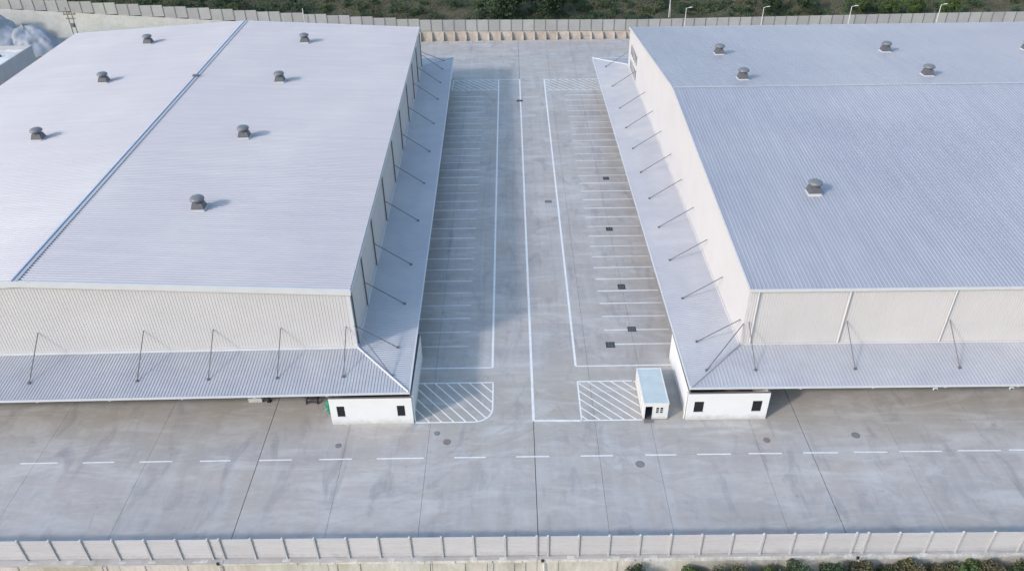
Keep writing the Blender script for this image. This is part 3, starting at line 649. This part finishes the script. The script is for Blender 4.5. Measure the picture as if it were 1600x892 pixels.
# ------------------------------------------------------------------ small things in the yard
def grate(x, y, w, d, label, mat='grate', cols=4, rows=2):
    t = thing('drain_grate', (x, y, 0), label, 'grate', 'drain grates in the yard'); o = (x, y, 0)
    mb = MB(); mb.box(x-w/2, x+w/2, y-d/2, y-d/2+.07, .008, .03); mb.box(x-w/2, x+w/2, y+d/2-.07, y+d/2, .008, .03); mb.box(x-w/2, x-w/2+.07, y-d/2+.07, y+d/2-.07, .008, .03); mb.box(x+w/2-.07, x+w/2, y-d/2+.07, y+d/2-.07, .008, .03)
    mb.build('frame', M[mat], t, o)
    MB().box(x-w/2+.07, x+w/2-.07, y-d/2+.07, y+d/2-.07, .008, .012).build('pit', M['black'] if mat == 'grate' else M[mat], t, o)
    mb = MB()
    for k in range(1, cols): xx = x-w/2+w*k/cols; mb.box(xx-.03, xx+.03, y-d/2+.07, y+d/2-.07, .013, .028)
    for k in range(1, rows): yy = y-d/2+d*k/rows; mb.box(x-w/2+.07, x+w/2-.07, yy-.03, yy+.03, .013, .029)
    mb.build('bars', M['grate_g'], t, o)
grate(12.5, 80.0, 1.15, 1.15, 'dark drain grate at the end of the parking line nearest the cabin', cols=3, rows=4)
grate(15.73, 83.25, 1.1, 1.05, 'dark drain grate lying across the second parking line from the cabin', cols=5, rows=3)
grate(15.56, 93.2, 1.05, 1.25, 'dark drain grate in a right bay, third one from the cabin', cols=5, rows=2)
grate(15.56, 109.5, 1.05, 1.1, 'dark drain grate in a right bay, fourth one from the cabin', cols=3, rows=2)
grate(16.9, 127.3, 1.05, 1.1, 'dark drain grate in a right bay, farthest from the cabin', cols=3, rows=2)
grate(6.15, 119.0, 1.2, 0.9, 'grey steel drain cover in the driving lane of the aisle', 'grate_g', 5, 2)
grate(1.9, 165.0, 1.3, 1.0, 'small dark drain grate on the long lane line at the far end', cols=2, rows=2)
def manhole(x, y, r, label, mat):
    t = thing('manhole_cover', (x, y, 0), label, 'manhole', 'manhole covers in the road'); o = (x, y, 0)
    MB().lathe((x, y, .007), [(r+.09, 0), (r+.09, .012), (r+.02, .014)], 28).build('rim', M['fpost'], t, o)
    MB().lathe((x, y, .022), [(r, 0), (r, .012), (r*.8, .016)], 28).build('cover', M[mat], t, o)
manhole(-7.8, 63.1, .36, 'rusty red round manhole cover in front of the left hatched area', 'rust')
manhole(-9.0, 64.45, .26, 'small grey round cover next to the rusty red manhole cover', 'iron')
manhole(13.5, 59.4, .40, 'dark grey round manhole cover below the dashed road line', 'iron')
manhole(28.2, 62.7, .32, 'reddish round manhole cover in front of the right white room', 'rust')
manhole(38.4, 63.25, .38, 'dark round manhole cover right of the strong pavement joint', 'iron')
manhole(-20.0, 62.75, .27, 'brownish small round cover in front of the left white room', 'iron')

o = (-24.3, 70.5, 0); t = thing('metal_stair', o, 'dark metal steps under the left front canopy', 'stairs')
for k in range(5): MB().box(-24.95, -23.7, 69.55+.42*k, 69.90+.42*k, .18+.2*k, .23+.2*k).build('tread', M['vent_dark'], t, o)
for x in (-25.03, -23.7):
    MB().hexa([(x,69.5,.003),(x+.08,69.5,.003),(x+.08,71.55,.9),(x,71.55,.9)], [(x,69.5,.25),(x+.08,69.5,.25),(x+.08,71.55,1.15),(x,71.55,1.15)]).build('stringer', M['black'], t, o)
    mb = MB().tube((x+.04, 69.6, .2), (x+.04, 69.6, 1.15), .03); mb.tube((x+.04, 71.4, 1.0), (x+.04, 71.4, 2.1), .03); mb.tube((x+.04, 69.6, 1.15), (x+.04, 71.4, 2.1), .03); mb.build('handrail', M['black'], t, o)
o = (-29.6, 70.2, 0); t = thing('bollard', o, 'black post standing at the edge of the left front canopy', 'post')
MB().lathe(o, [(.28, .004), (.28, .05), (.15, .06), (.15, .75), (.12, .82), (.03, .85)], 16).build('post', M['black'], t, o)
MB().box(-29.85, -29.35, 69.95, 70.45, .003, .03).build('base_plate', M['vent_dark'], t, o)
o = (-31.2, 70.4, 0); t = thing('crate', o, 'white box on the ground beside the black post', 'box')
MB().box(-32.0, -30.4, 69.95, 70.9, .06, .62).build('body', M['cabin_w'], t, o); MB().box(-32.05, -30.35, 69.9, 70.95, .621, .70).build('lid', M['lamp'], t, o)
for x in (-31.9, -30.7): MB().box(x, x+.2, 70.0, 70.85, .003, .06).build('foot', M['wood'], t, o)
# bundle of green netting slung against the room wall
mb = MB(); random.seed(3); vs = []; fs = []; nu, nv = 12, 9
for j in range(nv):
    for i in range(nu):
        a = 2*math.pi*i/nu; tt = j/(nv-1); rr = .48*(math.sin(math.pi*(.08+.86*tt))**.6)*(1+random.uniform(-.22, .22))
        vs.append((-21.85+rr*math.cos(a)*.8, 68.1+rr*math.sin(a)*1.2, .004+2.1*tt))
for j in range(nv-1):
    for i in range(nu): fs.append((j*nu+i, j*nu+(i+1) % nu, (j+1)*nu+(i+1) % nu, (j+1)*nu+i))
mb.add(vs, fs+[tuple(range(nu-1, -1, -1)), tuple((nv-1)*nu+i for i in range(nu))])
o = (-21.85, 68.1, 0); t = thing('netting_bundle', o, 'green netting bundle propped against the left white room', 'netting')
mb.build('bundle', M['green'], t, o)
MB().tube((-22.3, 67.7, .8), (-21.4, 68.5, .85), .03).build('tie', M['lamp'], t, o); MB().tube((-22.25, 67.6, 1.45), (-21.45, 68.6, 1.5), .03).build('tie', M['lamp'], t, o)

# ------------------------------------------------------------------ far left: neighbour, sheeted mound, pole
o = (-120, 160, 0); t = thing('neighbour_building', o, 'low grey neighbouring building with parapet at the far left', 'building')
MB().box(-150, -107.5, 120, 176.6, 0, 9.2).build('wall', M['nb_wall'], t, o)
MB().box(-149.7, -107.8, 120.3, 176.3, 9.203, 9.3).build('roof', M['nb_roof'], t, o)
for b in ((-107.8, -107.45, 120, 176.6), (-150, -107.8, 176.3, 176.65), (-150, -107.8, 119.95, 120.3), (-150.05, -149.7, 120.3, 176.3)):
    MB().box(*b, 9.203, 10.15).build('parapet', M['nb_wall'], t, o)
for x, y in ((-111, 166), (-114, 158), (-112.5, 171.5)):
    MB().box(x-.5, x+.5, y-.35, y+.35, 9.3, 9.75).build('roof_hatch', M['vent_dark'], t, o)
random.seed(11)
from mathutils import noise as mn
def blob(cx, cy, rx, ry, h, base_z, n=28, m=10, rag=.08):
    """rough heap: ring grid displaced by fractal noise, with folds running down the sides"""
    vs = []; fs = []
    for j in range(m+1):
        tt = j/m
        for i in range(n):
            a = 2*math.pi*i/n; rr = (1-tt)**.85
            x, y = rx*rr*math.cos(a), ry*rr*math.sin(a); z = h*tt**.92
            p = Vector((cx+x, cy+y, z))
            d = mn.fractal(p*.22, 1.0, 2.1, 5)*rag*16 + abs(mn.noise(Vector((a*3.2+cx, tt*1.2, cy))))*rag*9*(1-tt)
            o3 = Vector((math.cos(a), math.sin(a), .9*tt)) * d * .45
            vs.append((cx+x+o3.x, cy+y+o3.y, max(base_z-.6, base_z+z+o3.z) if j else base_z-.6))
    for j in range(m):
        for i in range(n): fs.append((j*n+i, j*n+(i+1) % n, (j+1)*n+(i+1) % n, (j+1)*n+i))
    return vs, fs
o = (-124, 200, 0); t = thing('sheeted_mound', o, 'mound covered with blue-grey sheeting beside the cream slope', 'mound')
mb = MB(); mb.add(*blob(-133, 199, 17, 8.5, 14.0, .5, 90, 36, .17)); mb.build('sheet', M['tarp'], t, o, True)
mb = MB(); mb.add(*blob(-121, 198.5, 11, 6.5, 8.6, .5, 80, 30, .15)); mb.build('sheet', M['tarp'], t, o, True)
mb = MB(); mb.add(*blob(-121, 192.5, 17, 8, 2.6, -.1, 60, 14, .14)); mb.build('earth_heap', M['earth'], t, o, False)
o = (-109.0, 199, 0); t = thing('utility_pole', o, 'twin wooden utility pole with crossarms behind the left warehouse', 'pole')
for dx in (-.55, .55): MB().tube((-109.0+dx, 199, 0), (-109.0+dx, 199, 12.4), .14, 8, .10).build('pole', M['wood'], t, o)
MB().box(-110.5, -107.5, 198.85, 199.15, 10.6, 10.85).build('crossarm', M['wood'], t, o); MB().box(-110.1, -107.9, 198.86, 199.14, 9.6, 9.8).build('crossarm', M['wood'], t, o)
for dx in (-1.3, -.0, 1.3): MB().lathe((-109.0+dx, 199, 10.851), [(.07, 0), (.12, .1), (.07, .2), (.12, .28), (.03, .38)], 10).build('insulator', M['vent_dark'], t, o)
MB().box(-109.4, -108.6, 198.6, 199.4, 7.6, 8.5).build('transformer', M['vent_cap'], t, o)

# ------------------------------------------------------------------ lamps and posts at the back
def lamp(x, y, h, label):
    o = (x, y, 0); t = thing('street_lamp', o, label, 'lamp', 'lamps behind the right warehouse')
    MB().tube((x, y, 0), (x, y, h), .11, 10, .07).build('pole', M['lamp'], t, o)
    MB().tube((x, y, h-.1), (x+.9, y, h+.18), .05).build('arm', M['lamp'], t, o)
    MB().hexa([(x+.7,y-.14,h+.08),(x+1.5,y-.12,h+.16),(x+1.5,y+.12,h+.16),(x+.7,y+.14,h+.08)], [(x+.7,y-.1,h+.22),(x+1.45,y-.08,h+.26),(x+1.45,y+.08,h+.26),(x+.7,y+.1,h+.22)]).build('lamp_head', M['lamp'], t, o)
    MB().box(x-.22, x+.22, y-.22, y+.22, 0, .06).build('base_plate', M['fpost'], t, o)
lamp(44.0, 200, 9.7, 'white street lamp nearest the aisle behind the right roof')
lamp(63.3, 200, 9.6, 'white street lamp second from the aisle behind the right roof')
lamp(85.2, 200, 9.5, 'white street lamp third from the aisle behind the right roof')
lamp(107.4, 200, 9.6, 'white street lamp farthest from the aisle behind the right roof')
o = (42.8, 215, hill_z(42.8, 215)-.2); t = thing('utility_pole', o, 'thin pale pole on the hillside behind the back fence', 'pole')
MB().tube(o, (o[0], o[1], o[2]+11), .12, 8, .08).build('pole', M['lamp'], t, o)
for z in (5.0, 7.5): MB().box(o[0]-.45, o[0]+.45, o[1]-.08, o[1]+.08, o[2]+z, o[2]+z+.12).build('crossarm', M['lamp'], t, o)
MB().tube((o[0]+.4, o[1], o[2]), (o[0]+.1, o[1], o[2]+4), .04).build('brace', M['lamp'], t, o)
o = (-53.5, 207.9, zb(-53.5)); t = thing('marker_post', o, 'slim white post standing at the back fence behind the left roof', 'post')
MB().tube((o[0], o[1], 0), (o[0], o[1], o[2]+4.3), .10, 8).build('post', M['lamp'], t, o); MB().lathe((o[0], o[1], o[2]+4.3), [(.14, 0), (.14, .08), (.02, .12)], 10).build('cap', M['lamp'], t, o)

# ------------------------------------------------------------------ vegetation
random.seed(21)
def leaves(n, c, r, size, squash=1.0, clumps=9):
    """leaf-sized faces gathered in clumps through an ellipsoid"""
    cl = []
    for _ in range(clumps):
        while True:
            p = Vector((random.uniform(-1, 1), random.uniform(-1, 1), random.uniform(-1, 1)))
            if .35 < p.length < 1: break
        cl.append((p*.72, random.uniform(.25, .48)))
    vs = []; fs = []
    for k in range(n):
        p0, cr = cl[k % clumps]
        d = Vector((random.gauss(0, 1), random.gauss(0, 1), random.gauss(0, 1))).normalized()*cr*(random.random()**.4)
        p = p0+d
        P = Vector((c[0]+p.x*r[0], c[1]+p.y*r[1], c[2]+p.z*r[2]))
        a = Vector((random.gauss(0, 1), random.gauss(0, 1), random.gauss(0, .7))).normalized(); b = a.orthogonal().normalized()
        b.rotate(Matrix.Rotation(random.uniform(0, 6.28), 3, a)); s = size*random.uniform(.6, 1.3)
        o = len(vs); vs += [P-a*s, P+b*s*.5, P+a*s, P-b*s*.5]; fs.append((o, o+1, o+2, o+3))
    return vs, fs
def woody(h, spread, r):
    mb = MB(); mb.tube((0,0,-.3), (0,0,h*.5), r, 8, r*.6)
    for k in range(5):
        a = k*1.257+.3; mb.tube((0,0,h*(.25+.05*k)), (math.cos(a)*spread*.55, math.sin(a)*spread*.55, h*(.6+.05*k)), r*.45, 6, r*.12)
    return mb
def plant_proto(name, h, rx, nleaf, size, mat, clumps, trunk_r=.1):
    crown = MB().add(*leaves(nleaf, (0, 0, h*.56), (rx, rx, h*.46), size, clumps=clumps)).mesh('crown', M[mat])
    trunk = woody(h, rx, trunk_r).mesh('trunk', M['bark'])
    return (name, crown, trunk)
def plant(proto, x, y, z, s, label, cat, group, rot=None):
    o = thing(proto[0], (x, y, z), label, cat, group); o.scale = (s, s, s*random.uniform(.9, 1.1)); o.rotation_euler.z = random.uniform(0, 6.28) if rot is None else rot
    link('crown', proto[1], o); link('trunk', proto[2], o); return o
P_tree = [plant_proto('tree', 9, 5.2, 5200, .30, 'leaf_d', 22, .25), plant_proto('tree', 7, 4.0, 4200, .28, 'leaf_m', 18, .2)]
def on_hill(p, x, y, s, label, cat, group): plant(p, x, y, hill_z(x, y)-.2, s, label, cat, group)
G1 = 'trees on the hillside behind the back fence'
for i, (x, y, s, k, lab) in enumerate([
    (-2.0, 216.0, 1.2, 0, 'dark tree straight behind the aisle, left one of the two'), (10.5, 216.3, 1.15, 0, 'dark tree straight behind the aisle, right one of the two'),
    (108, 213.6, .70, 1, 'bright green tree just left of the fourth street lamp'), (101, 214, .7, 1, 'bright green tree midway between the third and fourth street lamps'),
    (94, 214.5, .7, 1, 'bright green tree just right of the third street lamp'), (70, 216, .6, 0, 'dark green tree just right of the second street lamp'),
    (80, 215.5, .65, 0, 'dark green tree midway between the second and third street lamps'), (117, 213.5, .72, 1, 'bright green tree just right of the fourth street lamp'),
    (-96, 219, .8, 0, 'dark tree behind the fence, right of the twin wooden pole'), (-118, 221, .9, 0, 'dark tree behind the fence right above the twin wooden pole')]):
    on_hill(P_tree[k], x, y, s, lab, 'tree', G1)
# low scrub, weeds and thickets: uncountable masses
mass = {'leaf_d': ([], []), 'leaf_o': ([], []), 'leaf_m': ([], []), 'leaf_b': ([], [])}
def leaf_at(key, P, s):
    vs, fs = mass[key]
    a = Vector((random.gauss(0, 1), random.gauss(0, 1), random.gauss(0, 1))).normalized(); b = a.orthogonal().normalized()
    o = len(vs); vs += [P-a*s, P+b*s*.6, P+a*s, P-b*s*.6]; fs.append((o, o+1, o+2, o+3))
def bare(x, y): return mn.noise(Vector((x*.045+3.1, y*.16, 0)))+(.35 if 44 < x < 58 or 127 < x < 145 else 0)+(.25 if -36 < x < -10 and y > 216 else 0)-(.35 if x < -55 else 0)
for k in range(640):
    x = random.uniform(-150, 148); y = 210.3+19*random.random()**1.15
    if bare(x, y) > .2 and random.random() < .8: continue
    key = 'leaf_m' if 84 < x < 126 and random.random() < .65 else random.choice(('leaf_d', 'leaf_d', 'leaf_o', 'leaf_d' if x < -55 else 'leaf_o'))
    r_ = random.uniform(.7, 2.0); hh = r_*random.uniform(.6, 1.1); nl = int(120+150*r_)
    subs = [(random.uniform(-.6, .6)*r_, random.uniform(-.6, .6)*r_, random.uniform(.2, .85)*hh, random.uniform(.3, .6)*r_) for _ in range(6)]
    for q in range(nl):
        sx, sy, sz, sr = subs[q % 6]; d = Vector((random.gauss(0, 1), random.gauss(0, 1), random.gauss(0, .8))).normalized()*sr*random.random()**.4
        px_, py_ = x+sx+d.x, y+sy+d.y
        if py_ < 209.4: continue
        leaf_at(key, Vector((px_, py_, hill_z(px_, py_)+max(.03, sz+d.z))), random.uniform(.09, .22))
for k in range(75000):
    x = random.uniform(-150, 150); y = 209.3+24*random.random()**1.1
    bb = bare(x, y)
    if random.random() < .2+bb*1.4: continue
    leaf_at('leaf_b' if random.random() < .10+bb*.8 else 'leaf_o', Vector((x, y, hill_z(x, y)+random.random()**2*.6)), random.uniform(.08, .24))
for key, nm, lab in (('leaf_d', 'thicket', 'dark green thickets spread over the slope behind the back fence'), ('leaf_o', 'scrub', 'olive scrub and weeds covering the slope behind the back fence'),
                     ('leaf_m', 'thicket', 'bright green thickets on the slope behind the right roof'), ('leaf_b', 'dry_grass', 'brown dry grass between the scrub behind the back fence')):
    tag(MB().add(*mass[key]).build(nm, M[key]), lab, 'scrub', kind='stuff')
# bushes at the foot of the front wall
vs = []; fs = []
for k in range(26000):
    x = random.uniform(-60, 60); pz = mn.noise(Vector((x*.11+5, 1.7, 0)))+.35*mn.noise(Vector((x*.6, 4.2, 0)))+(.25 if x > 8 else -.12)
    if pz < .02: continue
    t_ = random.random(); z = -3.2+t_*(1.3+1.6*min(pz, .8)); y = nfy(x)-1.05-.9*random.random()*(1-t_)-.25*random.random()
    a = Vector((random.gauss(0, 1), random.gauss(0, .6), random.gauss(0, 1.4))).normalized(); b = a.orthogonal().normalized(); s_ = random.uniform(.07, .2)
    o = len(vs); P = Vector((x, y, z)); vs += [P-a*s_, P+b*s_*.35, P+a*s_, P-b*s_*.35]; fs.append((o, o+1, o+2, o+3))
tag(MB().add(vs, fs).build('weeds', M['leaf_b']), 'patchy dry weeds growing up the foot of the front retaining wall', 'weeds', kind='stuff')
P_near = [plant_proto('bush', 4.3, 1.9, 4200, .13, m, 14, .09) for m in ('leaf_d', 'leaf_m', 'leaf_b', 'leaf_o')]
GN = 'bushes below the front fence'
nb = [(11.5, .80, 0), (16.8, .86, 1), (19.2, .90, 0), (21.4, .94, 3), (24.0, .93, 1), (26.8, 1.0, 0), (30.2, .99, 0), (32.9, 1.0, 2), (35.2, .93, 3), (37.7, .93, 2), (40.3, .93, 2), (43.0, 1.0, 1), (45.2, .95, 2), (47.6, 1.04, 3), (50.2, 1.02, 2), (52.8, 1.05, 1), (55.4, 1.06, 0), (58, 1.05, 1)]
ORD = ['first', 'second', 'third', 'fourth', 'fifth', 'sixth', 'seventh', 'eighth', 'ninth', 'tenth', 'eleventh', 'twelfth', 'thirteenth', 'fourteenth', 'fifteenth', 'sixteenth', 'seventeenth', 'eighteenth']
kindw = {0: 'dark green', 1: 'mid green', 2: 'brownish dry', 3: 'olive'}
for i, (x, s, k) in enumerate(nb):
    plant(P_near[k], x, 45.7+random.uniform(-.2, .2)-.005*x, -3.25, s*1.02, '%s bush below the front fence, %s from the left' % (kindw[k], ORD[i]), 'bush', GN)
